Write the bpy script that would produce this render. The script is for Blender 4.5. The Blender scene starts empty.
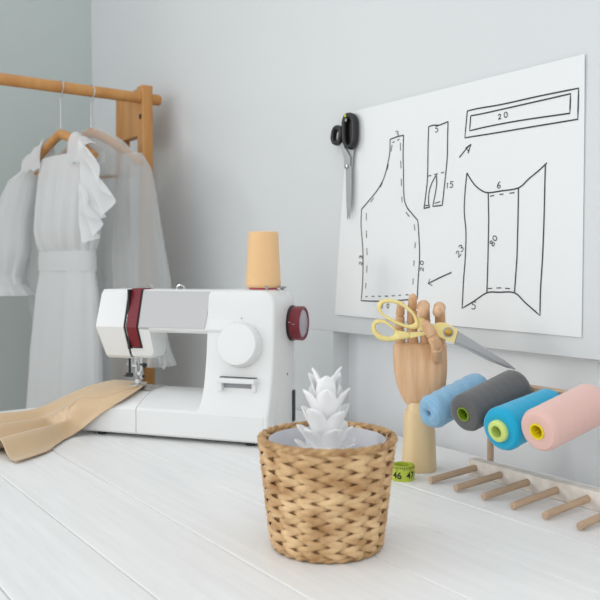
import bpy, bmesh, math, random
from mathutils import Vector, Matrix
random.seed(4)
PI = math.pi
SC = bpy.context.scene
COL = SC.collection
rad = math.radians

# ------------------------------------------------------------------ helpers
def link(o, parent=None):
    COL.objects.link(o)
    if parent: o.parent = parent
    return o

def finish_mesh(me, angle=35):
    for p in me.polygons: p.use_smooth = True
    me.set_sharp_from_angle(angle=rad(angle))

def obj(name, bm, m, parent=None, loc=None, rotz=0, angle=35, bevel=0, seg=2, recalc=True):
    if recalc: bmesh.ops.recalc_face_normals(bm, faces=bm.faces[:])
    me = bpy.data.meshes.new(name)
    bm.to_mesh(me); bm.free()
    for mm in (m if isinstance(m, (list, tuple)) else [m]): me.materials.append(mm)
    finish_mesh(me, angle)
    o = bpy.data.objects.new(name, me)
    link(o, parent)
    if loc is not None: o.location = loc
    o.rotation_euler.z = rotz
    if bevel:
        b = o.modifiers.new('bevel', 'BEVEL'); b.width = bevel; b.segments = seg
        b.limit_method = 'ANGLE'; b.angle_limit = rad(40); b.harden_normals = False
    return o

def tag(o, label, cat, group=None):
    o['label'] = label; o['category'] = cat
    if group: o['group'] = group
    return o

def thing(name, label, cat, loc=(0, 0, 0), rotz=0, group=None):
    o = bpy.data.objects.new(name, None); o.empty_display_size = .05
    link(o); o.location = loc; o.rotation_euler.z = rotz
    return tag(o, label, cat, group)

def struct(o): o['kind'] = 'structure'; return o

def box(bm, x0, x1, y0, y1, z0, z1, mi=0):
    v = [bm.verts.new(p) for p in ((x0,y0,z0),(x1,y0,z0),(x1,y1,z0),(x0,y1,z0),(x0,y0,z1),(x1,y0,z1),(x1,y1,z1),(x0,y1,z1))]
    for f in ((0,3,2,1),(4,5,6,7),(0,1,5,4),(1,2,6,5),(2,3,7,6),(3,0,4,7)):
        bm.faces.new([v[i] for i in f]).material_index = mi
    return v

def loft(bm, rings, cap=True, closed=True, mi=0):
    vs = [[bm.verts.new(p) for p in r] for r in rings]
    n = len(vs[0])
    for a, b in zip(vs, vs[1:]):
        for i in range(n if closed else n-1):
            j = (i+1) % n
            bm.faces.new((a[i], a[j], b[j], b[i])).material_index = mi
    if cap and closed:
        bm.faces.new(vs[0][::-1]).material_index = mi
        bm.faces.new(vs[-1]).material_index = mi
    return vs

def lathe(bm, prof, seg=40, M=None, mi=0, cap=True):
    """prof: (r, z) list; closed caps where r>0 at the ends"""
    rings = []
    for r, z in prof:
        rings.append([Vector((r*math.cos(2*PI*i/seg), r*math.sin(2*PI*i/seg), z)) for i in range(seg)])
    if M is not None: rings = [[M @ p for p in r] for r in rings]
    return loft(bm, rings, cap, True, mi)

def frame_of(t):
    t = t.normalized()
    a = Vector((0,0,1)) if abs(t.z) < .9 else Vector((1,0,0))
    s = t.cross(a).normalized()
    return s, s.cross(t).normalized()

def tube(bm, pts, r, seg=10, closed=False, flat=1.0, mi=0, up=None):
    """round tube along a polyline; r number or list; flat squashes along the second axis"""
    pts = [Vector(p) for p in pts]; n = len(pts)
    rings = []
    ps = None
    for i, p in enumerate(pts):
        if closed: t = pts[(i+1) % n] - pts[i-1]
        else: t = pts[min(i+1, n-1)] - pts[max(i-1, 0)]
        t.normalize()
        if up is not None: s = t.cross(Vector(up)).normalized()
        elif ps is None: s = frame_of(t)[0]
        else: s = (ps - t*ps.dot(t)).normalized()
        ps = s
        w = s.cross(t).normalized()
        rr = r[i] if isinstance(r, (list, tuple)) else r
        rings.append([p + s*(rr*math.cos(2*PI*k/seg)) + w*(rr*flat*math.sin(2*PI*k/seg)) for k in range(seg)])
    if closed: rings.append(rings[0])
    if closed:
        vs = [[bm.verts.new(q) for q in rg] for rg in rings[:-1]]
        for i in range(n):
            a, b = vs[i], vs[(i+1) % n]
            for k in range(seg):
                j = (k+1) % seg
                bm.faces.new((a[k], a[j], b[j], b[k])).material_index = mi
    else: loft(bm, rings, True, True, mi)

def capsule(bm, p0, p1, r0, r1, seg=16, mi=0, q0=1, q1=1):
    p0, p1 = Vector(p0), Vector(p1); d = (p1-p0); L = d.length; d.normalize()
    s, w = frame_of(d)
    rings = []
    for k in range(1, 6):
        a = PI/2*k/5; rings.append((p0 - d*(r0*q0*math.cos(a)), r0*math.sin(a)**(.6 if q0 < 1 else 1)))
    for k in range(4, 0, -1):
        a = PI/2*k/5; rings.append((p1 + d*(r1*q1*math.cos(a)), r1*math.sin(a)**(.6 if q1 < 1 else 1)))
    rings.insert(5, (p1, r1))
    loft(bm, [[c + s*(q*math.cos(2*PI*k/seg)) + w*(q*math.sin(2*PI*k/seg)) for k in range(seg)] for c, q in rings], True, True, mi)

def prism(bm, poly, y0, y1, mi=0):
    """polygon in X,Z pushed through Y from y0 to y1"""
    a = [bm.verts.new((x, y0, z)) for x, z in poly]; b = [bm.verts.new((x, y1, z)) for x, z in poly]
    n = len(poly)
    bm.faces.new(a).material_index = mi; bm.faces.new(b[::-1]).material_index = mi
    for i in range(n):
        j = (i+1) % n
        bm.faces.new((a[j], a[i], b[i], b[j])).material_index = mi

def resample(poly, n, closed=True):
    P = [Vector(p) for p in poly]
    if closed: P = P + [P[0]]
    L = [0]
    for a, b in zip(P, P[1:]): L.append(L[-1] + (b-a).length)
    out = []
    for k in range(n):
        t = L[-1]*k/(n if closed else n-1)
        i = 0
        while i < len(L)-2 and L[i+1] < t: i += 1
        f = (t-L[i])/max(1e-9, L[i+1]-L[i])
        out.append(P[i].lerp(P[i+1], f))
    return out

def smooth_closed(poly, n=48, it=2):
    p = resample(poly, n)
    for _ in range(it): p = [(p[i-1]+p[i]*2+p[(i+1) % n])/4 for i in range(n)]
    return p

def ring_plate(bm, outer, inner, y0, y1, n=56, mi=0, round_=.3):
    """a bow: outer and inner outlines (X,Z), rounded thick ring between"""
    po = smooth_closed(outer, n); pi = smooth_closed(inner, n)
    # align starts
    best = min(range(n), key=lambda k: sum((po[i]-pi[(i+k) % n]).length for i in range(0, n, 4)))
    pi = [pi[(i+best) % n] for i in range(n)]
    m = (y0+y1)/2; h = (y1-y0)/2
    prof = [(0, 0), (.08, .72), (.25, 1), (.75, 1), (.92, .72), (1, 0), (.92, -.72), (.75, -1), (.25, -1), (.08, -.72)]
    vs = []
    for i in range(n):
        vs.append([bm.verts.new((po[i].x+(pi[i].x-po[i].x)*f, m-h*s, po[i].y+(pi[i].y-po[i].y)*f)) for f, s in prof])
    for i in range(n):
        a, b = vs[i], vs[(i+1) % n]
        for k in range(len(prof)):
            j = (k+1) % len(prof)
            bm.faces.new((a[k], a[j], b[j], b[k])).material_index = mi

# ------------------------------------------------------------------ materials
def mat(name, col, rough=.5, metal=0, var=0, vscale=8, stretch=(1,1,1), bump=0, bscale=200, col2=None, spec=.5, sheen=0, coat=0, trans=0):
    m = bpy.data.materials.new(name); m.use_nodes = True
    nt = m.node_tree; N = nt.nodes; b = N['Principled BSDF']
    def lin(c): return tuple(((x/255+.055)/1.055)**2.4 if x/255 > .04045 else x/255/12.92 for x in c)
    c = lin(col)
    b.inputs['Base Color'].default_value = (*c, 1)
    b.inputs['Roughness'].default_value = rough; b.inputs['Metallic'].default_value = metal
    b.inputs['Specular IOR Level'].default_value = spec
    if sheen: b.inputs['Sheen Weight'].default_value = sheen
    if coat: b.inputs['Coat Weight'].default_value = coat
    if var or bump or col2:
        tc = N.new('ShaderNodeTexCoord'); mp = N.new('ShaderNodeMapping'); mp.inputs['Scale'].default_value = stretch
        nt.links.new(tc.outputs['Object'], mp.inputs['Vector'])
    if var or col2:
        nz = N.new('ShaderNodeTexNoise'); nz.inputs['Scale'].default_value = vscale; nz.inputs['Detail'].default_value = 5
        nt.links.new(mp.outputs['Vector'], nz.inputs['Vector'])
        rp = N.new('ShaderNodeValToRGB'); rp.color_ramp.elements[0].position = .3; rp.color_ramp.elements[1].position = .7
        c2 = lin(col2) if col2 else tuple(x*(1-var) for x in c)
        rp.color_ramp.elements[0].color = (*c2, 1); rp.color_ramp.elements[1].color = (*c, 1)
        nt.links.new(nz.outputs['Fac'], rp.inputs['Fac']); nt.links.new(rp.outputs['Color'], b.inputs['Base Color'])
    if bump:
        n2 = N.new('ShaderNodeTexNoise'); n2.inputs['Scale'].default_value = bscale; n2.inputs['Detail'].default_value = 3
        nt.links.new(mp.outputs['Vector'], n2.inputs['Vector'])
        bp = N.new('ShaderNodeBump'); bp.inputs['Strength'].default_value = bump; bp.inputs['Distance'].default_value = .002
        nt.links.new(n2.outputs['Fac'], bp.inputs['Height']); nt.links.new(bp.outputs['Normal'], b.inputs['Normal'])
    return m

def sheer(name, col, alpha, transl=.4):
    """thin cloth: diffuse and translucent, partly see-through between its threads"""
    m = bpy.data.materials.new(name); m.use_nodes = True
    nt = m.node_tree; N = nt.nodes; N.clear()
    out = N.new('ShaderNodeOutputMaterial'); d = N.new('ShaderNodeBsdfDiffuse'); t = N.new('ShaderNodeBsdfTranslucent'); tr = N.new('ShaderNodeBsdfTransparent')
    for s in (d, t): s.inputs['Color'].default_value = (*col, 1)
    a = N.new('ShaderNodeMixShader'); a.inputs['Fac'].default_value = transl
    nt.links.new(d.outputs[0], a.inputs[1]); nt.links.new(t.outputs[0], a.inputs[2])
    b = N.new('ShaderNodeMixShader'); b.inputs['Fac'].default_value = alpha
    nt.links.new(tr.outputs[0], b.inputs[1]); nt.links.new(a.outputs[0], b.inputs[2])
    nt.links.new(b.outputs[0], out.inputs['Surface'])
    return m

def thread_mat(name, col, scale, var=.12, rough=.75):
    m = mat(name, col, rough, sheen=.25, spec=.3)
    nt = m.node_tree; N = nt.nodes; b = N['Principled BSDF']
    tc = N.new('ShaderNodeTexCoord'); mp = N.new('ShaderNodeMapping'); mp.inputs['Scale'].default_value = (.05, .05, 1)
    nt.links.new(tc.outputs['Object'], mp.inputs['Vector'])
    w = N.new('ShaderNodeTexWave'); w.wave_type = 'BANDS'; w.bands_direction = 'Z'; w.inputs['Scale'].default_value = scale
    w.inputs['Distortion'].default_value = 1.5; w.inputs['Detail'].default_value = 2; w.inputs['Detail Scale'].default_value = 3
    nt.links.new(mp.outputs['Vector'], w.inputs['Vector'])
    bp = N.new('ShaderNodeBump'); bp.inputs['Strength'].default_value = .35; bp.inputs['Distance'].default_value = .001
    nt.links.new(w.outputs['Fac'], bp.inputs['Height']); nt.links.new(bp.outputs['Normal'], b.inputs['Normal'])
    base = tuple(b.inputs['Base Color'].default_value)
    rp = N.new('ShaderNodeValToRGB'); rp.color_ramp.elements[0].color = (*[x*(1-var) for x in base[:3]], 1); rp.color_ramp.elements[1].color = base
    nt.links.new(w.outputs['Fac'], rp.inputs['Fac']); nt.links.new(rp.outputs['Color'], b.inputs['Base Color'])
    return m

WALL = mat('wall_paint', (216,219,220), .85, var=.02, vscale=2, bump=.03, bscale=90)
NICHE_LIFT = mat('niche_wall_lightened', (240,242,244), .7)  # brightening put into the colour: lighter than the wall to offset niche shade
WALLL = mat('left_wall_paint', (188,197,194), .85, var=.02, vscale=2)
FLOOR = mat('floor_wood', (196,190,182), .5, var=.15, vscale=6, stretch=(1,12,1))
TABLE = mat('white_stained_wood', (238,238,237), .42, var=.07, vscale=5, stretch=(1.2,22,6), bump=.12, bscale=14)
PAPER = mat('paper', (233,235,235), .8, var=.01, vscale=3)
INK = mat('ink', (52,53,56), .7)
PLAST = mat('white_plastic', (230,231,230), .32)
PLASTG = mat('light_grey_plastic', (204,204,205), .4)
PIN = mat('grey_pin_plastic', (150,150,154), .4)
SILVER = mat('silver_panel', (188,188,189), .38, metal=.35, bump=.06, bscale=700)
BURG = mat('burgundy_plastic', (118,30,42), .32)
BLACK = mat('black_plastic', (24,24,25), .4)
CHROME = mat('chrome', (200,200,200), .18, metal=1)
STEEL = mat('blade_steel', (168,170,172), .4, metal=.6, bump=.05, bscale=300)
GOLD = mat('pale_gold_enamel', (236,217,142), .28, metal=.15, coat=.4)
BRASS = mat('brass', (190,150,70), .3, metal=.9)
LILAC = mat('wheel_face_grey', (172,168,176), .3)
FEET = mat('rubber', (50,50,50), .8)
BEIGE = mat('beige_satin', (208,179,141), .42, sheen=.3, var=.05, vscale=9, bump=.05, bscale=600)
WICK = mat('water_hyacinth', (230,196,148), .6, col2=(166,122,74), vscale=34, stretch=(1,1,1.6), bump=.3, bscale=160)
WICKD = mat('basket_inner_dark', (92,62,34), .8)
WICKR = mat('basket_rim_fibre', (206,170,120), .62, col2=(142,102,60), vscale=60, bump=.3, bscale=160)
LINER = mat('grey_white_liner', (205,205,210), .6)
CERAM = mat('white_ceramic', (244,244,244), .3, coat=.2)
HANDW = mat('beech_hand', (226,188,150), .45, col2=(200,154,112), vscale=12, stretch=(7,7,.7))
HANDB = mat('pale_beech', (232,210,170), .5, col2=(218,188,140), vscale=10, stretch=(5,5,.4))
PINEW = mat('pine_orange', (204,150,88), .45, col2=(182,124,64), vscale=8, stretch=(4,4,.5))
PEGW = mat('peg_wood', (196,168,140), .6, var=.15, vscale=30, stretch=(4,1,4))
WHITEW = mat('whitewashed_wood', (236,230,222), .7, col2=(214,205,194), vscale=60)
TAPE = mat('lime_tape', (182,196,66), .45)
DIGIT = mat('tape_digits', (25,28,20), .5)
BLUE = thread_mat('light_blue_yarn', (142,186,216), 70, .1, .9)
GREY = thread_mat('dark_grey_thread', (98,98,98), 110, .12)
TURQ = thread_mat('turquoise_thread', (0,170,212), 150, .1, .55)
PINK = thread_mat('pale_pink_thread', (232,192,182), 130, .08)
ORNG = thread_mat('apricot_thread', (248,204,150), 160, .16, .6)
GREENC = mat('green_core', (124,150,36), .4)
LIMEC = mat('pale_lime_core', (208,226,128), .4)
YELC = mat('yellow_core', (236,214,30), .4)
PINKC = mat('pink_core', (206,70,100), .4)
DARK = mat('hole_dark', (40,44,20), .7)
SHEER = sheer('sheer_white_cloth', (.72,.74,.74), .5)
COTT = sheer('white_cotton', (.78,.79,.795), .86, .25)
COTT2 = sheer('white_gauze', (.82,.83,.835), .74, .25)
OUTL = mat('dot_green', (205,214,50), .5)
WINF = mat('window_frame_white', (236,236,236), .5)

# ------------------------------------------------------------------ the room's own axes: X along the long wall, -Y away from it
O = Vector((.191, 1.537, .75)); U = Vector((.587, -.8096, 0)); Nn = Vector((-.8096, -.587, 0))
RZ = math.atan2(-.8096, .587)
def W(a, b, z=0): return O + U*a + Nn*b + Vector((0, 0, z))
ORG = (O.x, O.y, 0)

# wall with a shallow niche under the ledge
bm = bmesh.new()
prof_top, LED = 2.9, .942
box(bm, -1.6, 2.2, 0, .2, LED, prof_top)
box(bm, -1.6, -.2025, 0, .2, 0, LED)
struct(obj('wall_back', bm, WALL, loc=ORG, rotz=RZ, bevel=.0015))
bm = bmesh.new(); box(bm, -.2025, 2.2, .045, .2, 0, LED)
struct(obj('niche_back_1', bm, NICHE_LIFT, loc=ORG, rotz=RZ))  # back wall of the niche, its colour lightened against the shade there
bm = bmesh.new()
WB0, WB1, WZ0, WZ1 = 1.95, 3.75, .85, 2.25
box(bm, -1.75, -1.6, -WB0, .2, 0, 2.9); box(bm, -1.75, -1.6, -4.3, -WB1, 0, 2.9)
box(bm, -1.75, -1.6, -WB1, -WB0, 0, WZ0); box(bm, -1.75, -1.6, -WB1, -WB0, WZ1, 2.9)
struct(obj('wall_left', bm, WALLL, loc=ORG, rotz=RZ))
w = bpy.data.objects.new('window_1', None); link(w); w.location = ORG; w.rotation_euler.z = RZ; struct(w)
bm = bmesh.new()
for (y0, y1, z0, z1) in ((-WB1, -WB1+.06, WZ0, WZ1), (-WB0-.06, -WB0, WZ0, WZ1), (-WB1, -WB0, WZ0, WZ0+.06), (-WB1, -WB0, WZ1-.06, WZ1), (-2.88, -2.82, WZ0, WZ1)):
    box(bm, -1.71, -1.65, y0, y1, z0, z1)
obj('window_frame', bm, WINF, w)
bm = bmesh.new(); box(bm, -1.66, -1.54, -WB1-.04, -WB0+.04, WZ0-.03, WZ0); obj('window_sill', bm, WINF, w, bevel=.004)
bm = bmesh.new(); box(bm, -1.75, 2.2, -4.3, .2, -.05, 0)
struct(obj('floor', bm, FLOOR, loc=ORG, rotz=RZ))

# ------------------------------------------------------------------ table
t = thing('work_table', 'white stained wooden plank table carrying the sewing machine and the basket', 'table', ORG, RZ)
bm = bmesh.new()
seams = [.002, .115, .232, .347, .465, .596, .72, .84, .955]
for s0, s1 in zip(seams, seams[1:]):
    box(bm, -.72, 1.45, -s1+.0006, -s0-.0006, .724, .75)
obj('tabletop', bm, TABLE, t, bevel=.0014, seg=2)
bm = bmesh.new()
for (x0, x1, y0, y1) in ((-.66, 1.39, -.08, -.06), (-.66, 1.39, -.90, -.88), (-.66, -.64, -.88, -.08), (1.37, 1.39, -.88, -.08)):
    box(bm, x0, x1, y0, y1, .64, .724)
obj('apron', bm, TABLE, t)
for x in (-.66, 1.33):
    for y in (-.91, -.13):
        bm = bmesh.new(); box(bm, x, x+.06, y, y+.06, 0, .724); obj('leg', bm, TABLE, t, bevel=.003)

# ------------------------------------------------------------------ paper with the patterns
paper = thing('pattern_sheet', 'large white paper sheet with hand drawn sewing patterns on the wall', 'paper', W(0, 0), RZ)
bm = bmesh.new()
nx, nz = 30, 22
def paper_y(x, fz):
    return -.0022 - .0035*math.exp(-fz*14)*(.5+.5*math.sin(x*9+1)) - .002*(fz**6)
gr = []
for k in (0, 1):
    g = []
    for i in range(nx+1):
        row = []
        for j in range(nz+1):
            fz = j/nz; fx = i/nx
            xl = -.192 + .045*fz**1.2; xr = .4165 - .001*fz
            x = xl+(xr-xl)*fx; z = .2295 - .0045*fx + (.4275+.004*fx)*fz
            row.append(bm.verts.new((x, paper_y(x, fz) + (.0007 if k else 0), z)))
        g.append(row)
    gr.append(g)
for k in (0, 1):
    g = gr[k]
    for i in range(nx):
        for j in range(nz):
            f = (g[i][j], g[i+1][j], g[i+1][j+1], g[i][j+1]); bm.faces.new(f if k == 0 else f[::-1])
for i in range(nx):
    for j in (0, nz):
        bm.faces.new((gr[0][i][j], gr[0][i+1][j], gr[1][i+1][j], gr[1][i][j]))
for j in range(nz):
    for i in (0, nx):
        bm.faces.new((gr[0][i][j], gr[0][i][j+1], gr[1][i][j+1], gr[1][i][j]))
obj('sheet', bm, PAPER, paper, angle=60)

# the drawings, in metres along the wall and above the table
apron = [('line', [(-0.0184, 0.5844), (-0.0012, 0.5865), (0.0199, 0.5875)]), ('line', [(-0.0184, 0.5844), (-0.0191, 0.56), (-0.0247, 0.539), (-0.0363, 0.5105), (-0.0556, 0.4882), (-0.0799, 0.4698), (-0.1049, 0.4523), (-0.1063, 0.42), (-0.1013, 0.3785), (-0.0995, 0.3433), (-0.1009, 0.2956), (-0.1045, 0.2631), (-0.0495, 0.2638), (0.009, 0.2677), (0.0602, 0.272), (0.0617, 0.3083), (0.065, 0.3559), (0.0616, 0.4034), (0.0593, 0.4215), (0.041, 0.4376), (0.028, 0.4509), (0.0211, 0.4725), (0.0196, 0.5209), (0.0185, 0.5499), (0.0199, 0.5875)]), ('dash', [(-0.012, 0.5772), (0.0121, 0.5818)]), ('dash', [(-0.0125, 0.5729), (-0.0173, 0.5539), (-0.0247, 0.5312), (-0.0348, 0.5094), (-0.0555, 0.4822), (-0.0876, 0.456)]), ('dash', [(0.0108, 0.5739), (0.0125, 0.5312), (0.0146, 0.4827), (0.0166, 0.4516), (0.0301, 0.4354), (0.0494, 0.4191), (0.054, 0.3884), (0.05, 0.3427), (0.0477, 0.2985), (0.0459, 0.287)]), ('dash', [(-0.0897, 0.4438), (-0.0888, 0.3884), (-0.0863, 0.3432), (-0.0889, 0.3062), (-0.0928, 0.2751)]), ('dash', [(-0.0912, 0.272), (-0.0199, 0.2753), (0.0424, 0.2801)])]
strap = [('line', [(0.0757, 0.4433), (0.0816, 0.4762), (0.0847, 0.5033), (0.0856, 0.5576), (0.0871, 0.5941), (0.0993, 0.595), (0.1123, 0.5931), (0.1246, 0.5943), (0.1359, 0.5963), (0.1349, 0.5681), (0.1343, 0.5351), (0.131, 0.5056), (0.1273, 0.4793), (0.1226, 0.4462), (0.0985, 0.4457), (0.1053, 0.471), (0.1083, 0.4876), (0.1072, 0.5032), (0.0957, 0.4887), (0.0888, 0.4722), (0.0875, 0.4553), (0.0905, 0.4448), (0.0757, 0.4433)]), ('dash', [(0.0847, 0.5026), (0.1072, 0.5045), (0.1306, 0.5063)]), ('dash', [(0.078, 0.4483), (0.0885, 0.4484)]), ('dash', [(0.1036, 0.4508), (0.1175, 0.4533)])]
band = [('line', [(0.1818, 0.6078), (0.2076, 0.6083), (0.2599, 0.6067), (0.3324, 0.6074), (0.4057, 0.6068), (0.4048, 0.5599), (0.3107, 0.5606), (0.252, 0.5609), (0.1761, 0.5618), (0.1818, 0.6078)]), ('line', [(0.1896, 0.5984), (0.2167, 0.5979), (0.2705, 0.5987), (0.3325, 0.5998), (0.3917, 0.6009), (0.3905, 0.5712), (0.2975, 0.5742), (0.2302, 0.5742), (0.1871, 0.5726), (0.1896, 0.5984)])]
body = [('line', [(0.1815, 0.4996), (0.1892, 0.4888), (0.2008, 0.4759), (0.2151, 0.4661), (0.2301, 0.4611), (0.2588, 0.4619), (0.2941, 0.4641), (0.3149, 0.4774), (0.3343, 0.4889), (0.3494, 0.4994)]), ('line', [(0.1815, 0.4996), (0.1773, 0.4655), (0.176, 0.4302), (0.1805, 0.3945), (0.1793, 0.3501), (0.1757, 0.3055), (0.1739, 0.2593), (0.2006, 0.2729), (0.2297, 0.2887), (0.2558, 0.2903), (0.2885, 0.2903), (0.3106, 0.2748), (0.34, 0.2549), (0.3403, 0.2962), (0.3433, 0.3487), (0.3452, 0.4088), (0.346, 0.4727), (0.3466, 0.4965)]), ('line', [(0.2301, 0.4611), (0.2318, 0.4142), (0.2311, 0.3497), (0.2297, 0.2887)]), ('line', [(0.2941, 0.4641), (0.2938, 0.4113), (0.2927, 0.3491), (0.2885, 0.2903)]), ('dash', [(0.234, 0.4548), (0.2641, 0.4564), (0.2901, 0.457)]), ('dash', [(0.2318, 0.2961), (0.2584, 0.298), (0.2821, 0.2969)])]
arrow_a = [('line', [(0.1632, 0.5286), (0.1823, 0.5441), (0.1903, 0.5489), (0.1838, 0.5337)]), ('line', [(0.1903, 0.5489), (0.1772, 0.5432)]), ('line', [(0.1811, 0.542), (0.1846, 0.5375)])]
arrow_b = [('line', [(0.147, 0.3234), (0.1158, 0.3128), (0.0887, 0.3023)]), ('line', [(0.0928, 0.3107), (0.0882, 0.302), (0.0994, 0.2986)])]
sc_bigout = [(-0.143, 0.655), (-0.13, 0.6497), (-0.1222, 0.6382), (-0.1214, 0.6154), (-0.1232, 0.5909), (-0.1309, 0.5786), (-0.144, 0.5768), (-0.1573, 0.5847), (-0.1647, 0.5982), (-0.1661, 0.6216), (-0.1648, 0.6425), (-0.1575, 0.6539)]
sc_bigin = [(-0.1443, 0.6427), (-0.1377, 0.6384), (-0.135, 0.6256), (-0.1349, 0.6048), (-0.1375, 0.5906), (-0.1453, 0.5874), (-0.1526, 0.5946), (-0.1547, 0.6116), (-0.1548, 0.6326), (-0.1509, 0.6412)]
sc_smout = [(-0.1845, 0.6352), (-0.1709, 0.6298), (-0.1668, 0.6217), (-0.1694, 0.6073), (-0.1748, 0.5931), (-0.1884, 0.5906), (-0.2009, 0.5964), (-0.2058, 0.6078), (-0.2024, 0.6245), (-0.1954, 0.6334)]
sc_smin = [(-0.1858, 0.6235), (-0.1789, 0.6191), (-0.1782, 0.6106), (-0.183, 0.6018), (-0.1898, 0.601), (-0.1954, 0.6064), (-0.1947, 0.6162), (-0.1913, 0.6221)]
sc_shankL = [(-0.1775, 0.5935), (-0.168, 0.5965), (-0.1626, 0.5853), (-0.1506, 0.5734), (-0.1439, 0.5621), (-0.1451, 0.5393), (-0.1624, 0.5418), (-0.1639, 0.5623)]
sc_shankR = [(-0.1559, 0.5816), (-0.1361, 0.5792), (-0.14, 0.5617), (-0.1425, 0.539), (-0.1598, 0.5416), (-0.1545, 0.557)]
sc_bladeA = [(-0.1625, 0.5444), (-0.1504, 0.5431), (-0.1516, 0.4978), (-0.1541, 0.4558), (-0.1573, 0.434), (-0.1602, 0.4731), (-0.1616, 0.5071)]
sc_bladeB = [(-0.1544, 0.5486), (-0.1412, 0.5451), (-0.1404, 0.5053), (-0.1422, 0.4635), (-0.1473, 0.4335), (-0.1528, 0.4642), (-0.1556, 0.5066)]
sc_pts = [(-0.1544, 0.5444), (-0.1515, 0.648), (-0.1668, 0.6132)]

GLYPH = {'0': [[(.5,1),(.2,.85),(.1,.5),(.2,.15),(.5,0),(.8,.15),(.9,.5),(.8,.85),(.5,1)]],
 '1': [[(.35,.8),(.6,1),(.5,0)]],
 '2': [[(.12,.78),(.3,.97),(.6,.98),(.8,.8),(.7,.55),(.4,.28),(.1,.03),(.45,.05),(.9,.02)]],
 '3': [[(.15,.9),(.5,1),(.8,.82),(.7,.6),(.42,.53),(.75,.45),(.85,.22),(.5,0),(.12,.1)]],
 '5': [[(.85,.98),(.5,.97),(.25,.95),(.2,.58),(.5,.62),(.8,.45),(.75,.15),(.45,0),(.12,.08)]],
 '6': [[(.7,1),(.4,.8),(.2,.45),(.2,.15),(.45,0),(.75,.12),(.75,.38),(.5,.48),(.22,.3)]],
 '8': [[(.5,.52),(.25,.7),(.3,.95),(.55,1),(.75,.85),(.68,.65),(.5,.52),(.2,.3),(.25,.06),(.55,0),(.8,.15),(.75,.38),(.5,.52)]]}
NUMS = {'apron': [('3',.002,.5925,.0105,.1), ('2',-.107,.3405,.0085,1.4), ('3',-.107,.3535,.0085,1.4), ('2',.0712,.329,.0085,1.45), ('0',.0712,.341,.0085,1.45), ('2',-.0385,.2552,.0078,0), ('0',-.0215,.2555,.0078,0)],
 'strap': [('5',.108,.5868,.0105,-.1), ('1',.1345,.481,.0095,-.1), ('5',.1450,.4822,.0105,-.15)],
 'band': [('2',.2538,.587,.0078,.1), ('0',.2665,.5882,.0085,.1)],
 'body': [('6',.2535,.4725,.0105,-.1), ('8',.2400,.3740,.0100,.9), ('0',.2455,.3825,.0090,.9), ('2',.1630,.3570,.0105,.75), ('3',.1695,.3670,.0115,.6), ('5',.2010,.2655,.0125,-.1)]}
def numerals(bm, key):
    for ch, cx, cz, h, rot in NUMS.get(key, ()):
        c, s_ = math.cos(rot), math.sin(rot)
        for g in GLYPH[ch]:
            pts = []
            for x, z in g:
                x, z = (x-.5)*h*1.0, (z-.5)*h*1.08
                pts.append((cx+x*c-z*s_, cz+x*s_+z*c))
            stroke(bm, pts, .0008)

def stroke(bm, pts, w=.0011, smooth=True):
    P = [Vector((a, z)) for a, z in pts]
    if smooth and len(P) > 4:
        Q = []
        for i in range(len(P)-1):
            p0, p1, p2, p3 = P[max(i-1, 0)], P[i], P[i+1], P[min(i+2, len(P)-1)]
            sharp1 = i > 0 and (p1-p0).angle(p2-p1, 0) > .7
            sharp2 = i+2 < len(P) and (p2-p1).angle(p3-p2, 0) > .7
            if sharp1: p0 = p1-(p2-p1)
            if sharp2: p3 = p2+(p2-p1)
            for k in range(4):
                s = k/4
                Q.append(.5*((2*p1)+(p2-p0)*s+(2*p0-5*p1+4*p2-p3)*s*s+(3*p1-p0-3*p2+p3)*s**3))
        Q.append(P[-1]); P = Q
    n = len(P); vs = []
    for i in range(n):
        d = (P[min(i+1, n-1)]-P[max(i-1, 0)])
        if d.length < 1e-7: d = Vector((1, 0))
        d.normalize(); nn = Vector((-d.y, d.x))*w
        fz = (P[i].y-.2295)/.4275
        y = paper_y(P[i].x, max(0, min(1, fz))) - .0006
        a, b = P[i]+nn, P[i]-nn
        vs.append((bm.verts.new((a.x, y, a.y)), bm.verts.new((b.x, y, b.y))))
    for p, q in zip(vs, vs[1:]): bm.faces.new((p[0], p[1], q[1], q[0]))

def dashes(bm, pts, on=.012, off=.017, w=.0009):
    P = [Vector(p) for p in pts]; L = sum((b-a).length for a, b in zip(P, P[1:]))
    n = max(2, int((L+off)/(on+off))); per = L/(n-.3)
    def at(s):
        for a, b in zip(P, P[1:]):
            d = (b-a).length
            if s <= d or (b is P[-1]): return a.lerp(b, max(0, min(1, s/d)))
            s -= d
        return P[-1]
    for k in range(n):
        s = k*per; e = min(L, s+on*(.8+.4*random.random()))
        p, q = at(s), at(e); stroke(bm, [(p.x, p.y), (q.x, q.y)], w)

for nm, drw in (('apron_pattern_drawing', apron), ('strap_pattern_drawing', strap), ('band_pattern_drawing', band), ('body_pattern_drawing', body), ('arrow_drawing', arrow_a), ('arrow_drawing', arrow_b)):
    bm = bmesh.new()
    for kind, pts in drw:
        small = max(p[0] for p in pts)-min(p[0] for p in pts) < .014 and max(p[1] for p in pts)-min(p[1] for p in pts) < .014
        if kind == 'line': stroke(bm, pts, .0008 if small else .0012)
        elif nm.startswith('body') or nm.startswith('strap'): dashes(bm, pts, .009, .007)
        else: dashes(bm, pts, *((.008, .011) if abs(pts[0][1]-pts[-1][1]) < .02 else (.013, .02)))
    numerals(bm, nm.split('_')[0])
    obj(nm, bm, INK, paper, recalc=False)

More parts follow.
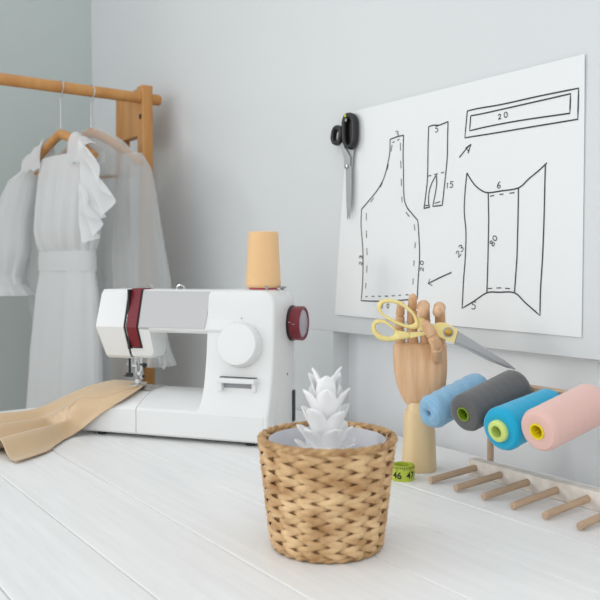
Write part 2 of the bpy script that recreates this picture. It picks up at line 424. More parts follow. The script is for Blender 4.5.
# ------------------------------------------------------------------ black handled scissors hanging on the wall
sc = thing('scissors', 'black handled tailor scissors hanging points down on the wall beside the paper', 'scissors', W(.0160, .0035, -.0015), RZ)
bm = bmesh.new(); ring_plate(bm, sc_bigout, sc_bigin, -.019, -.004)
prism(bm, [(x, z) for x, z in sc_bigin][::-1], -.0075, -.006) 
h1 = obj('handle', bm, BLACK, sc, angle=60)
bm = bmesh.new(); lathe(bm, [(.004, 0), (.004, .0012), (.003, .0016)], 16, Matrix.Translation((-.1515, -.0175, .648)) @ Matrix.Rotation(PI/2, 4, 'X'))
obj('colour_dot', bm, OUTL, h1)
bm = bmesh.new(); ring_plate(bm, sc_smout, sc_smin, -.017, -.004); tube(bm, [(-.171, -.010, .616), (-.160, -.010, .610)], .004, 8)
obj('handle', bm, BLACK, sc, angle=60)
bm = bmesh.new(); prism(bm, sc_shankL, -.0115, -.0085); prism(bm, sc_bladeB, -.0115, -.0085)
obj('blade', bm, STEEL, sc, bevel=.0008)
bm = bmesh.new(); prism(bm, sc_shankR, -.008, -.005); prism(bm, sc_bladeA, -.008, -.005)
obj('blade', bm, STEEL, sc, bevel=.0008)
bm = bmesh.new(); lathe(bm, [(.0055, 0), (.0055, .002), (.004, .003)], 20, Matrix.Translation((-.1544, -.0115, .5444)) @ Matrix.Rotation(PI/2, 4, 'X'))
obj('pivot_screw', bm, CHROME, sc)
bm = bmesh.new(); lathe(bm, [(.002, 0), (.002, .022), (.0035, .022), (.0035, .024)], 12, Matrix.Translation((-.147, .0035, .6385)) @ Matrix.Rotation(PI/2, 4, 'X'))
obj('hanging_pin', bm, CHROME, sc)

# ------------------------------------------------------------------ sewing machine
MO = Vector((-.421, 1.536, .75)); MZ = math.atan2(-.3165, .9486)
sm = thing('sewing_machine', 'white sewing machine with burgundy stripe and silver panel on the table', 'sewing machine', MO, MZ)
def yf(z):   # front of the housing leans back above and below the crease
    if z >= .214: return .030 + (z-.214)*.30
    return .030 + (.214-z)*.42
def head_sec(x, zb, off=0, yb=.155, zt=.288, xs=0):
    P = [(yf(zb)+.006-off, zb), (yf(zb+.006)-off, zb+.006), (yf(.214)-off, .214), (yf(zt-.008)-off, zt-.008), (yf(zt)+.006-off, zt+off), (yb-.02, zt+off), (yb-.006, zt-.006), (yb, zt-.022), (yb, zb+.012), (yb-.01, zb)]
    return [Vector((x+xs*(.03-y), y, z)) for y, z in P]
# free arm / base
def base_sec(x, yb, s=0):
    P = [(.004, .008), (s, .012), (s, .056), (s+.003, .0605), (.018+s, .0685), (.04, .0775), (.062, .0835), (.075, .085), (yb-.016, .085), (yb-.004, .081), (yb, .07), (yb, .012), (yb-.004, .008)]
    return [Vector((x, y, z)) for y, z in P]
bm = bmesh.new()
loft(bm, [base_sec(-.026, .13, .012), base_sec(-.022, .136, .004), base_sec(-.014, .14), base_sec(.1075, .14)])
obj('accessory_tray', bm, PLAST, sm, angle=30)
bm = bmesh.new()
loft(bm, [base_sec(.109, .14), base_sec(.235, .14), base_sec(.25, .16), base_sec(.372, .165)])
# column
def rrect(x0, x1, y0, y1, z, r=.006, n=5, rb=.02):
    P = []
    for cx, cy, a0, q in ((x1-r, y0+r, -PI/2, r), (x1-rb, y1-rb, 0, rb), (x0+r, y1-r, PI/2, r), (x0+.003, y0+.003, PI, .003)):
        for k in range(n+1):
            a = a0+PI/2*k/n; P.append(Vector((cx+q*math.cos(a), cy+q*math.sin(a), z)))
    return P
rows = []
for z, xl in ((.008, .3712), (.012, .3705), (.0555, .3705), (.0562, .230), (.064, .2375), (.072, .2405), (.082, .2422), (.095, .2430), (.12, .2435), (.16, .2438), (.2, .2440), (.24, .244), (.262, .245), (.272, .2455), (.28, .246), (.285, .247), (.2875, .249), (.2885, .253)):
    xr = .3815
    if z > .262: xr -= .028*(1-math.sqrt(max(0, 1-((z-.262)/.0266)**2)))
    yy = {}
    y0 = .0005+.034*(1-math.exp(-(z-.055)/.075))*1.15 if z > .055 else .0005
    e = max(0, z-.272)
    rows.append(rrect(xl, xr, y0 + (.03*(e/.0165)**3*.35 if e else 0), .167 - (.02*(e/.0165)**2*.6 if e else 0), z))
loft(bm, rows)
obj('body', bm, PLAST, sm, angle=28)
# arm and head
bm = bmesh.new()
loft(bm, [head_sec(.069, .2045), head_sec(.30, .2045)])
def low_sec(x, zb, yb):
    return [Vector((x, y, z)) for y, z in ((yf(zb)+.005, zb), (yf(zb+.005), zb+.005), (yf(.2137), .2137), (yb, .2137), (yb, zb+.01), (yb-.01, zb))]
loft(bm, [low_sec(.069, .150, .112), low_sec(.110, .150, .112), low_sec(.116, .153, .110), low_sec(.120, .164, .104), low_sec(.121, .206, .10)])
arm = obj('arm_housing', bm, PLAST, sm, angle=25)
bm = bmesh.new()
def cap_sec(x, ins, k):
    return [Vector((v.x+k*(max(0, .214-v.z)*.12+max(0, v.z-.214)*.03), v.y+(ins if v.y < .1 else -ins), v.z+(ins if v.z < .214 else -ins*.7))) for v in head_sec(x, .148)]
loft(bm, [cap_sec(-.0005, .0022, 1), cap_sec(.0012, .0004, 1), cap_sec(.003, 0, 1), cap_sec(.0635, 0, 0)])
obj('face_cover', bm, PLAST, sm, angle=25)
bm = bmesh.new(); loft(bm, [head_sec(.0630, .151, -.0022), head_sec(.0715, .151, -.0022)]); box(bm, .0705, .0740, .036, .05, .17, .2885)
# black backing of the stripe
def slab(bm, x0, x1, z0, z1, off, back=.004, mi=0, skew=0):
    zs = [z0, .214, z1] if z0 < .213 else [z0, z1]
    a = []
    for z in zs: a.append((yf(z)-off, z))
    b = [(y+back, z) for y, z in a][::-1]
    P = a+b
    loft(bm, [[Vector((x0, y, z)) for y, z in P], [Vector((x1+skew*(z-.25), y, z)) for y, z in P]], True, True, mi)
slab(bm, .0705, .0975, .171, .2875, .0012)
obj('thread_slot', bm, BLACK, sm)
bm = bmesh.new(); slab(bm, .0725, .0945, .173, .2885, .0035, .006); box(bm, .0725, .0945, .05, .09, .2875, .2905)
obj('accent_stripe', bm, BURG, sm, bevel=.0012)
bm = bmesh.new(); slab(bm, .0985, .2445, .2148, .2858, .0018, .004, skew=.08)
obj('front_panel', bm, SILVER, sm, bevel=.0006)
# small thread guides on top
bm = bmesh.new()
tube(bm, [(.088, .085, .288), (.088, .085, .294), (.094, .083, .296), (.10, .085, .294), (.10, .085, .288)], .0012, 6)
obj('thread_guide', bm, CHROME, sm); bm = bmesh.new()
tube(bm, [(.142, .11, .287), (.142, .11, .293), (.150, .108, .2965), (.158, .11, .293), (.158, .11, .287)], .0022, 8)
obj('thread_guide', bm, CHROME, sm)
# dial
DM = Matrix.Translation((.3165, .0285, .1865)) @ Matrix.Scale(1.05, 4) @ Matrix.Rotation(rad(90-9), 4, 'X')
bm = bmesh.new(); lathe(bm, [(.0405, -.006), (.0405, .003), (.0400, .008), (.0375, .019), (.0362, .0208), (.034, .0212), (.012, .0205), (.001, .0204)], 64, DM)
dial = obj('stitch_dial', bm, PLAST, sm, angle=30)
bm = bmesh.new()
for k in range(22):
    a = 2*PI*k/22
    box(bm, *(lambda c: (c.x-.0004, c.x+.0004, c.y-.0004, c.y+.0004, c.z-.0005, c.z+.0005))(DM @ Vector((.0396*math.cos(a), .0396*math.sin(a), .0085))))
obj('stitch_marks', bm, PLASTG, dial)
bm = bmesh.new(); lathe(bm, [(.001, -.002), (.001, .0005)], 10, Matrix.Translation((.316, .0345, .2365)) @ Matrix.Rotation(PI/2, 4, 'X')); obj('indicator_dot', bm, BLACK, sm)
# reverse lever
bm = bmesh.new(); box(bm, .2815, .347, .0195, .034, .1005, .1235); obj('lever_recess', bm, PIN, sm, bevel=.002)
bm = bmesh.new(); box(bm, .2765, .354, .004, .03, .1165, .1255); box(bm, .2775, .2865, .007, .03, .1005, .1175); box(bm, .3445, .353, .012, .03, .1005, .1175)
obj('reverse_lever', bm, PLAST, sm, bevel=.0022, seg=3)
bm = bmesh.new(); box(bm, .279, .352, .0155, .028, .1256, .1266); obj('lever_gap', bm, BLACK, sm)
# hand wheel
HM = Matrix.Translation((.379, .135, .222)) @ Matrix.Rotation(PI/2, 4, 'Y')
bm = bmesh.new(); lathe(bm, [(.0345, 0), (.0355, .001), (.0355, .006), (.0345, .007)], 48, HM); obj('wheel_collar', bm, BLACK, sm)
bm = bmesh.new(); lathe(bm, [(.0335, .006), (.034, .010), (.034, .0265), (.0325, .0285), (.029, .0285), (.0275, .0245), (.001, .0245)], 56, HM)
hw = obj('hand_wheel', bm, BURG, sm, angle=30)
bm = bmesh.new(); lathe(bm, [(.027, .0240), (.027, .0265), (.0255, .0275), (.001, .0275)], 48, HM); obj('wheel_face', bm, LILAC, hw)
bm = bmesh.new(); box(bm, .3855, .3905, .1005, .1012, .2255, .2262); box(bm, .393, .400, .1003, .1012, .2216, .2224); obj('wheel_mark', bm, PLASTG, hw)
# pins on top
bm = bmesh.new(); lathe(bm, [(.0026, .28), (.0026, .2955), (.0018, .297)], 14, Matrix.Translation((.352, .074, 0))); obj('spool_pin', bm, PIN, sm)
bm = bmesh.new(); lathe(bm, [(.0035, .27), (.0035, .288), (.0035, .2905), (.008, .292), (.008, .2945), (.002, .2955)], 20, Matrix.Translation((.368, .118, 0))); obj('bobbin_winder', bm, PIN, sm)
bm = bmesh.new(); lathe(bm, [(.001, .27), (.007, .284), (.007, .2875)], 16, Matrix.Translation((.368, .118, 0))); 
obj('winder_boss', bm, PLAST, sm)
# socket, screw and floral print on the right end
bm = bmesh.new(); box(bm, .3795, .384, .137, .152, .024, .087); obj('power_socket', bm, BLACK, sm, bevel=.0015)
bm = bmesh.new(); lathe(bm, [(.0022, 0), (.0022, .001), (.001, .0012)], 12, Matrix.Translation((.3812, .108, .124)) @ Matrix.Rotation(PI/2, 4, 'Y')); obj('screw', bm, FEET, sm)
bm = bmesh.new()
for k in range(9):
    zc = .028+.0065*k; yc = .044+.007*math.sin(k*1.9)
    for q in range(5):
        a = q*2*PI/5+k; rr = .004 if k % 2 else .0025
        y, z = yc+rr*math.cos(a), zc+rr*math.sin(a)
        box(bm, .3812, .3818, y-.00045, y+.00045, z-.0006, z+.0006)
obj('floral_print', bm, PLASTG, sm)
# needle assembly
bm = bmesh.new()
tube(bm, [(.060, .085, .155), (.060, .085, .118)], .0026, 10); tube(bm, [(.060, .085, .118), (.060, .085, .096)], .0009, 8)
obj('needle_bar', bm, CHROME, sm)
bm = bmesh.new(); tube(bm, [(.066, .095, .155), (.066, .095, .101)], .0035, 10); box(bm, .057, .069, .086, .099, .110, .118); box(bm, .052, .063, .081, .088, .128, .133)
obj('presser_bar', bm, CHROME, sm, bevel=.0005)
bm = bmesh.new(); box(bm, .054, .072, .066, .10, .0905, .0935); box(bm, .058, .068, .082, .094, .093, .103)
obj('presser_foot', bm, CHROME, sm, bevel=.0012)
bm = bmesh.new(); tube(bm, [(.043, .088, .155), (.043, .088, .112)], .0026, 8); box(bm, .036, .049, .084, .091, .106, .114); tube(bm, [(.030, .086, .108), (.052, .086, .108)], .0009, 6)
obj('needle_threader', bm, FEET, sm)
bm = bmesh.new(); tube(bm, [(.068, .088, .1325), (.080, .083, .1325)], .0016, 8); capsule(bm, (.079, .083, .1325), (.083, .0815, .1325), .0045, .0045, 12); capsule(bm, (.076, .085, .109), (.078, .084, .109), .003, .003, 10)
obj('clamp_screw', bm, BLACK, sm)
bm = bmesh.new(); tube(bm, [(.106, .12, .153), (.108, .12, .140), (.1085, .12, .130), (.104, .12, .124), (.1005, .12, .128)], [.0045, .0042, .004, .0045, .003], 10); obj('presser_lifter', bm, PLASTG, sm)
bm = bmesh.new(); box(bm, .045, .107, .06, .128, .0845, .0858); obj('needle_plate', bm, CHROME, sm)
for x in (.02, .34):
    for y in (.02, .12):
        bm = bmesh.new(); lathe(bm, [(.009, 0), (.010, .009)], 20, Matrix.Translation((x, y, 0))); obj('rubber_foot', bm, FEET, sm)

# cone of thread on top
cp = MO + Matrix.Rotation(MZ, 3, 'Z') @ Vector((.3255, .124, .2887))
cone = thing('thread_cone', 'tall apricot orange thread cone standing on top of the sewing machine', 'thread', cp)
bm = bmesh.new(); lathe(bm, [(.024, 0), (.0285, .0005), (.028, .006), (.022, .006)], 40); obj('cone_core', bm, PINKC, cone)
bm = bmesh.new()
pr = [(.012, .0035), (.0315, .0035), (.0345, .006), (.0352, .010)]
for k in range(1, 40):
    f = k/40; pr.append((.0352-.0052*f + .0002*math.sin(k*2.2), .010+.098*f))
pr += [(.0300, .1095), (.0285, .1135), (.020, .1145), (.012, .1135), (.012, .105)]
lathe(bm, pr, 48); obj('thread_winding', bm, ORNG, cone, angle=50)

# beige fabric under the presser foot, running out over the table
TC = [(.062,.128,.0885),(.02,.13,.0885),(-.03,.13,.0875),(-.09,.135,.073),(-.15,.13,.048),(-.21,.115,.023),(-.26,.09,.008),(-.32,.05,.006),(-.40,-.02,.006)]
BC = [(.090,.05,.090),(.084,.024,.082),(.066,.0,.066),(.03,-.010,.042),(-.004,-.018,.016),(-.012,-.045,.006),(.006,-.11,.006),(.022,-.165,.006),(.02,-.24,.006)]
def spl(P, t):
    n = len(P)-1; s = t*n; i = min(int(s), n-1); s -= i
    p0, p1, p2, p3 = [Vector(P[max(0, min(n, i+k))]) for k in (-1, 0, 1, 2)]
    return .5*((2*p1)+(p2-p0)*s+(2*p0-5*p1+4*p2-p3)*s*s+(3*p1-p0-3*p2+p3)*s**3)
def base_top(x, y):
    if y < .0: z = .0605
    elif y < .07: z = .0605+.0245*(1-(1-y/.07)**1.7)
    else: z = .085
    d = 0
    z -= max(0, -.022-x)*.55
    z -= max(0, -y-.001)*5
    return z
bm = bmesh.new()
NS, NV = 90, 60
gf = []; gz = []
for i in range(NS+1):
    row = []; rz_ = []
    s = i/NS; a, b = spl(TC, s), spl(BC, s)
    for j in range(NV+1):
        v = j/NV
        p = a.lerp(b, v)
        env = min(1, s*3.2)
        fold = 0
        for c_, h_, w_ in ((.12+.05*s, .004, .075), (.38-.08*s, .017, .075), (.60-.02*s, .016, .050), (.84+.03*s, .019, .055)):
            fold += h_*math.exp(-((v-c_-.012*math.sin(s*7+c_*20))/w_)**2)
        fold *= 1.35*min(1, s*2.0)**1.3*(1+.15*math.sin(s*9))
        z = p.z*(1-.25*min(1, s*2)*(1-min(1, p.z/.05))) + fold + .0012*math.sin(v*41+s*11)*min(1, s*3)
        bt = base_top(p.x, p.y)+.0012
        k = .010; h = max(0, k-abs(z-bt))/k     # rest smoothly on the free arm
        z = max(z, bt)+h*h*k*.25
        z = max(z, .0035+.002*math.sin(v*14+s*9)**2)
        row.append(bm.verts.new((p.x, p.y, z))); rz_.append(Vector((p.x, p.y, z)))
    gf.append(row); gz.append(rz_)
for i in range(NS):
    for j in range(NV): bm.faces.new((gf[i][j], gf[i+1][j], gf[i+1][j+1], gf[i][j+1]))
fo = obj('sewing_fabric', bm, BEIGE, None, MO, MZ, angle=80)
hm = bmesh.new(); hv = []
for i in range(6, NS+1):
    row = []
    for k, v in enumerate((.70, .702, .74, .78, .82, .824)):
        s = i/NS; j = v*NV; j0 = int(j); f = j-j0
        q = gz[i][j0].lerp(gz[i][min(NV, j0+1)], f)
        row.append(hm.verts.new((q.x, q.y, q.z+(.0008 if k in (0, 5) else .0046))))
    hv.append(row)
for a_, b_ in zip(hv, hv[1:]):
    for k in range(5): hm.faces.new((a_[k], b_[k], b_[k+1], a_[k+1]))
obj('seam_fold', hm, BEIGE, fo, angle=30)
so = fo.modifiers.new('solid', 'SOLIDIFY'); so.thickness = .0014; so.offset = 0
tag(fo, 'beige satin fabric under the presser foot, spread in folds over the table', 'fabric')

# ------------------------------------------------------------------ wicker basket
BO = Vector((.0326, .9271, .75))
bk = thing('wicker_basket', 'round woven wicker basket with grey-white lining at the front of the table', 'basket', BO, rad(4))
BH, BR0, BR1 = .131, .0645, .0800
def br(z): return BR0+(BR1-BR0)*(z/BH)**.9
bm = bmesh.new()
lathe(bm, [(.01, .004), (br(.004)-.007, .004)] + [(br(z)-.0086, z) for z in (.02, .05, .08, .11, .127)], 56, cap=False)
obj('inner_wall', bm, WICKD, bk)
NST = 16; ROWS = 17
bm = bmesh.new()
for k in range(NST):
    a = 2*PI*k/NST
    tube(bm, [((br(z)-.004)*math.cos(a), (br(z)-.004)*math.sin(a), z) for z in (.003, .03, .06, .09, .127)], .0030, 8)
obj('stakes', bm, WICK, bk, angle=60)
bm = bmesh.new()
rh = (BH-.010)/ROWS
for r in range(ROWS):
    zc = .007+rh*(r+.5)
    for st in (0, 1):
        m = NST*8; pts = []; rr = []
        for i in range(m):
            th = 2*PI*i/m
            ph = NST/2*th + PI*st
            sgn = 1 if r % 2 else -1
            R = br(zc) - .0026 + .0046*math.cos(ph)*(1 if math.cos(ph) > 0 else .85)
            z = zc + sgn*rh*.50*math.sin(ph)+random.uniform(-.0003, .0003)
            pts.append((R*math.cos(th), R*math.sin(th), z))
            rr.append(.0042*(1+.14*math.sin(i*.37+r*1.7+st)+random.uniform(-.07, .07)))
        # flat strand: wider up-down than thick
        vs = []
        for i in range(m):
            p = Vector(pts[i]); t_ = (Vector(pts[(i+1) % m])-Vector(pts[i-1])).normalized()
            rad_ = Vector((p.x, p.y, 0)).normalized(); upv = t_.cross(rad_).normalized(); outv = upv.cross(t_).normalized()
            vs.append([bm.verts.new(p + outv*(rr[i]*.42*math.cos(2*PI*q/8)) + upv*(rr[i]*.96*math.sin(2*PI*q/8))) for q in range(8)])
        for i in range(m):
            A_, B_ = vs[i], vs[(i+1) % m]
            for q in range(8): bm.faces.new((A_[q], A_[(q+1) % 8], B_[(q+1) % 8], B_[q]))
obj('weave', bm, WICK, bk, angle=70)
bm = bmesh.new()
m = 144
for st in range(3):
    pts = []; rr = []
    for i in range(m):
        th = 2*PI*i/m; ph = 11*th + st*2*PI/3
        R = BR1-.0010+.0024*math.cos(ph); z = BH-.0012+.0020*math.sin(ph)
        pts.append((R*math.cos(th), R*math.sin(th), z)); rr.append(.0030*(1+random.uniform(-.06, .06)))
    tube(bm, pts, rr, 7, True)
obj('rim', bm, WICKR, bk, angle=70)
bm = bmesh.new()
for st in range(2):
    pts = [((BR0-.001+.0018*math.cos(12*t_+st*PI))*math.cos(t_), (BR0-.001+.0018*math.cos(12*t_+st*PI))*math.sin(t_), .0042+.0014*math.sin(12*t_+st*PI)) for t_ in [2*PI*i/120 for i in range(120)]]
    tube(bm, pts, .0026, 7, True)
obj('base_ring', bm, WICKR, bk, angle=70)
bm = bmesh.new()
lathe(bm, [(.001, .007), (br(.01)-.0118, .007), (br(.06)-.0118, .06), (br(.128)-.0112, .1275), (br(.128)-.0100, .1292), (br(.128)-.0092, .1285), (br(.128)-.0100, .126), (br(.06)-.0113, .06), (br(.01)-.0113, .0055), (.001, .0055)], 64, cap=False)
obj('liner', bm, LINER, bk, angle=40)

# ceramic pineapple standing inside
pn = thing('ceramic_pineapple', 'white glazed ceramic pineapple ornament standing inside the wicker basket', 'ornament', BO+Vector((-.002, .004, .0072)), rad(20))
bm = bmesh.new()
rings = []
NZ, NA = 40, 72
for i in range(NZ+1):
    f = i/NZ; z = .108*f
    r0 = .047*math.sin(PI*(.16+.70*f))**.6
    ring = []
    for k in range(NA):
        a = 2*PI*k/NA
        d = abs(math.sin(a*6+f*PI*5))*abs(math.sin(a*6-f*PI*5))
        r = r0 + .0035*d
        ring.append(Vector((r*math.cos(a), r*math.sin(a), z)))
    rings.append(ring)
loft(bm, rings); obj('body', bm, CERAM, pn, angle=70)
def leaf(bm, z0, az, L, wd, e0, e1, r0=.006, th=.0026):
    n = 11; P = []; x, z = r0, z0
    ca, sa = math.cos(az), math.sin(az)
    for i in range(n+1):
        f = i/n; e = e0+(e1-e0)*f
        w_ = wd*(.72+.5*f)*max(0, 1-f**3.2)**.62
        if i == n: w_ = .0016
        tx, tz = math.cos(e), math.sin(e)   # along the leaf
        nx_, nz_ = -math.sin(e), math.cos(e)  # upper side
        ring = []
        for k in range(10):
            q = 2*PI*k/10; s_ = w_*math.cos(q); h = th*math.sin(q)*(1-.6*f) + .35*w_*(math.cos(q)**2)
            lx, lz = x+nx_*h, z+nz_*h
            ring.append(Vector((lx*ca - s_*sa, lx*sa + s_*ca, lz)))
        P.append(ring)
        x += tx*L/n; z += tz*L/n
    loft(bm, P)
bm = bmesh.new()
lathe(bm, [(.016, .100), (.0135, .125), (.009, .16), (.004, .18)], 20)
for (z0, n, L, wd, e0, e1, off, r0) in ((.094, 7, .032, .0130, .62, .95, .0, .014), (.108, 6, .036, .0145, .85, 1.0, .45, .012), (.124, 5, .041, .0150, 1.0, 1.05, .0, .010), (.140, 5, .045, .0145, 1.15, 1.05, .6, .007), (.152, 3, .047, .0135, 1.3, 1.15, .2, .004), (.158, 2, .050, .0125, 1.4, 1.12, -.45, .002)):
    for k in range(n):
        leaf(bm, z0, off+2*PI*k/n+random.uniform(-.08, .08), L*random.uniform(.92, 1.08), wd, e0, e1+random.uniform(-.1, .1), r0)
obj('crown', bm, CERAM, pn, angle=70)

# ------------------------------------------------------------------ wooden mannequin hand
HO = Vector((.19657, 1.27504, .75)); HZ = -.153
hd = thing('mannequin_hand', 'jointed wooden mannequin hand on a round stand, holding gold scissors', 'mannequin hand', HO, HZ)
bm = bmesh.new(); lathe(bm, [(.0283, 0), (.0288, .001), (.0288, .003), (.0245, .094), (.0238, .0975), (.0218, .0985), (.0210, .101), (.0205, .110), (.0195, .112)], 48)
obj('stand', bm, HANDB, hd, angle=25)
bm = bmesh.new()
prf = [(.106, -.0175, .0205, .014), (.110, -.0235, .0270, .016), (.118, -.0285, .0325, .0172), (.127, -.0328, .0378, .018), (.142, -.0378, .0428, .0188), (.160, -.0412, .0442, .0185), (.180, -.0432, .0445, .0175), (.196, -.0434, .0438, .0155), (.204, -.0430, .0432, .014), (.2075, -.0415, .0418, .0125), (.2085, -.039, .039, .011)]
rings = []
for z, xl, xr, d in prf:
    c, hw_ = (xl+xr)/2, (xr-xl)/2; ring = []
    for k in range(40):
        a = 2*PI*k/40; ca, sa = math.cos(a), math.sin(a)
        x = c+hw_*math.copysign(abs(ca)**.72, ca); y = d*math.copysign(abs(sa)**.8, sa)
        if y < 0: y -= .006*math.exp(-((x-.024)/.016)**2-((z-.160)/.03)**2)   # ball of the thumb
        ring.append(Vector((x, y, z)))
    rings.append(ring)
loft(bm, rings); obj('palm', bm, HANDW, hd, angle=50)
def finger(name, pts, rs):
    bm = bmesh.new(); capsule(bm, pts[0], Vector(pts[0]).lerp(Vector(pts[1]), .90), rs[0], rs[0]*.97, 18, 0, .4, .3)
    f = obj(name, bm, HANDW, hd, angle=60)
    for i in range(1, len(pts)-1):
        d = (Vector(pts[i+1])-Vector(pts[i]))
        bm = bmesh.new(); 
        last = i == len(pts)-2
        capsule(bm, Vector(pts[i])+d*.10, Vector(pts[i])+d*(.86 if not last else .80), rs[i], rs[i]*(.97 if not last else .86), 18, 0, .3, .3 if not last else 1)
        capsule(bm, Vector(pts[i])-d*.03, Vector(pts[i])+d*.03, rs[i]*.78, rs[i]*.78, 12)
        obj('fingertip' if last else 'finger_segment', bm, HANDW, f, angle=60)
    return f
finger('little_finger', [(-.0310, .003, .203), (-.0330, .006, .232), (-.0325, .004, .254), (-.0310, -.003, .276)], [.0082, .0078, .0074])
finger('ring_finger', [(-.0110, .003, .203), (-.0130, .006, .240), (-.0128, .004, .264), (-.0116, -.002, .288)], [.0088, .0084, .0079])
finger('middle_finger', [(.0100, .003, .203), (.0085, .004, .238), (.0060, -.012, .2720), (.0035, -.044, .2590)], [.0092, .0090, .0104])
finger('index_finger', [(.0330, .003, .203), (.0332, .003, .236), (.0315, -.010, .2690), (.0275, -.040, .2600)], [.0090, .0088, .0100])
finger('thumb', [(.0280, -.020, .187), (.0268, -.041, .207), (.0200, -.046, .224), (.0068, -.044, .247)], [.0098, .0092, .0086])

# gold scissors held in the hand
gs = thing('scissors', 'gold handled dressmaker scissors held by the wooden hand, points to the right', 'scissors', HO, HZ)
upO= [(-0.0702, 0.2644), (-0.0666, 0.2795), (-0.0516, 0.2833), (-0.033, 0.2797), (-0.0144, 0.2667), (-0.0013, 0.2519), (0.0006, 0.2351), (-0.0142, 0.233), (-0.0365, 0.2402), (-0.0571, 0.2513)]
upI= [(-0.0646, 0.2663), (-0.0609, 0.2757), (-0.0479, 0.2777), (-0.0292, 0.2722), (-0.0106, 0.2574), (-0.005, 0.2425), (-0.0179, 0.2386), (-0.0365, 0.2459), (-0.059, 0.2569)]
loO= [(-0.0784, 0.2398), (-0.0721, 0.2493), (-0.0571, 0.2494), (-0.0439, 0.2402), (-0.0327, 0.229), (-0.0141, 0.2292), (-0.0141, 0.2191), (-0.0289, 0.217), (-0.0475, 0.213), (-0.0663, 0.2154), (-0.0768, 0.2265)]
loI= [(-0.0731, 0.2398), (-0.0664, 0.2448), (-0.0533, 0.2427), (-0.0402, 0.2327), (-0.0383, 0.2252), (-0.0476, 0.2194), (-0.0626, 0.223), (-0.0709, 0.2304)]
shankU= [(-0.005, 0.2526), (0.0042, 0.2527), (0.0337, 0.2299), (0.0338, 0.2224), (0.0191, 0.2297), (-0.0031, 0.2324)]
shankL= [(-0.016, 0.2289), (0.0043, 0.2302), (0.0227, 0.2372), (0.0338, 0.228), (0.0265, 0.2234), (0.0081, 0.225), (-0.0159, 0.2195)]
plate= [(0.019, 0.2409), (0.0281, 0.2455), (0.0409, 0.2449), (0.06, 0.2339), (0.054, 0.2126), (0.043, 0.2169), (0.0283, 0.2235), (0.0191, 0.2297)]
bladeT= [(0.06, 0.2332), (0.0629, 0.2295), (0.0812, 0.2186), (0.1066, 0.2019), (0.1319, 0.1868), (0.1492, 0.1731), (0.1482, 0.1713), (0.1176, 0.1847), (0.085, 0.2016), (0.0631, 0.2109), (0.0547, 0.2138)]
bladeB= [(0.0547, 0.2145), (0.0631, 0.2116), (0.0922, 0.198), (0.1212, 0.1848), (0.1492, 0.1724), (0.1356, 0.1743), (0.1068, 0.1853), (0.0631, 0.2076), (0.054, 0.2108)]

Y0 = -.0275
def shrink(P, k):
    cx, cz = sum(q[0] for q in P)/len(P), sum(q[1] for q in P)/len(P)
    return [(cx+(x-cx)*k, cz+(z-cz)*k) for x, z in P]
upI = shrink(upI, .93); loI = shrink(loI, .88)
bm = bmesh.new(); ring_plate(bm, upO, upI, Y0-.0045, Y0+.0045); prism(bm, shankU[::-1], Y0-.0030, Y0+.0035)
obj('handle', bm, GOLD, gs, angle=50)
bm = bmesh.new(); ring_plate(bm, loO, loI, Y0-.0062, Y0+.0032); prism(bm, shankL[::-1], Y0-.0045, Y0+.0025); prism(bm, plate[::-1], Y0-.0058, Y0-.0008)
obj('handle', bm, GOLD, gs, angle=50, bevel=.0008)
bm = bmesh.new(); prism(bm, bladeT[::-1], Y0-.0042, Y0-.0015); obj('blade', bm, STEEL, gs, bevel=.0005)
bm = bmesh.new(); prism(bm, bladeB[::-1], Y0-.0012, Y0+.0015); prism(bm, [(.03, .226), (.045, .238), (.062, .231), (.062, .212), (.05, .214)][::-1], Y0-.0005, Y0+.002); obj('blade', bm, STEEL, gs, bevel=.0004)
PM = Matrix.Translation((.0447, Y0-.0055, .230)) @ Matrix.Rotation(PI/2, 4, 'X')
bm = bmesh.new(); lathe(bm, [(.0082, 0), (.0082, .0012), (.0074, .0018)], 28, PM); wsh = obj('pivot_washer', bm, STEEL, gs)
bm = bmesh.new(); lathe(bm, [(.0060, .0012), (.0060, .0030), (.0048, .0038), (.001, .0040)], 24, PM); obj('pivot_screw', bm, BRASS, gs)

# ------------------------------------------------------------------ tape measure
TP = Vector((.1612, 1.2145, .75))
tp = thing('tape_measure', 'rolled lime green tape measure standing between the basket and wooden hand', 'tape measure', TP, -.13)
bm = bmesh.new(); TH, TR = .0235, .0188
n = 300; turns = 5
vi = []
for i in range(n+1):
    a = -turns*2*PI*i/n + rad(60); r = TR - .0011*turns*i/n
    c, s_ = math.cos(a), math.sin(a)
    vi.append([bm.verts.new((q*c, q*s_, z)) for q, z in ((r, 0), (r, TH), (r-.0006, TH), (r-.0006, 0))])
for a, b in zip(vi, vi[1:]):
    for k in range(4): bm.faces.new((a[k], a[(k+1) % 4], b[(k+1) % 4], b[k]))
bm.faces.new(vi[0]); bm.faces.new(vi[-1][::-1])
obj('tape', bm, TAPE, tp, angle=30)
def text_mesh(body, size):
    cu = bpy.data.curves.new('digits', 'FONT'); cu.body = body; cu.size = size; cu.align_x = 'CENTER'; cu.offset = .00018
    o = bpy.data.objects.new('digits', cu); COL.objects.link(o)
    dg = bpy.context.evaluated_depsgraph_get(); dg.update()
    me = bpy.data.meshes.new_from_object(o.evaluated_get(dg))
    bpy.data.objects.remove(o); bpy.data.curves.remove(cu)
    return me
bm = bmesh.new()
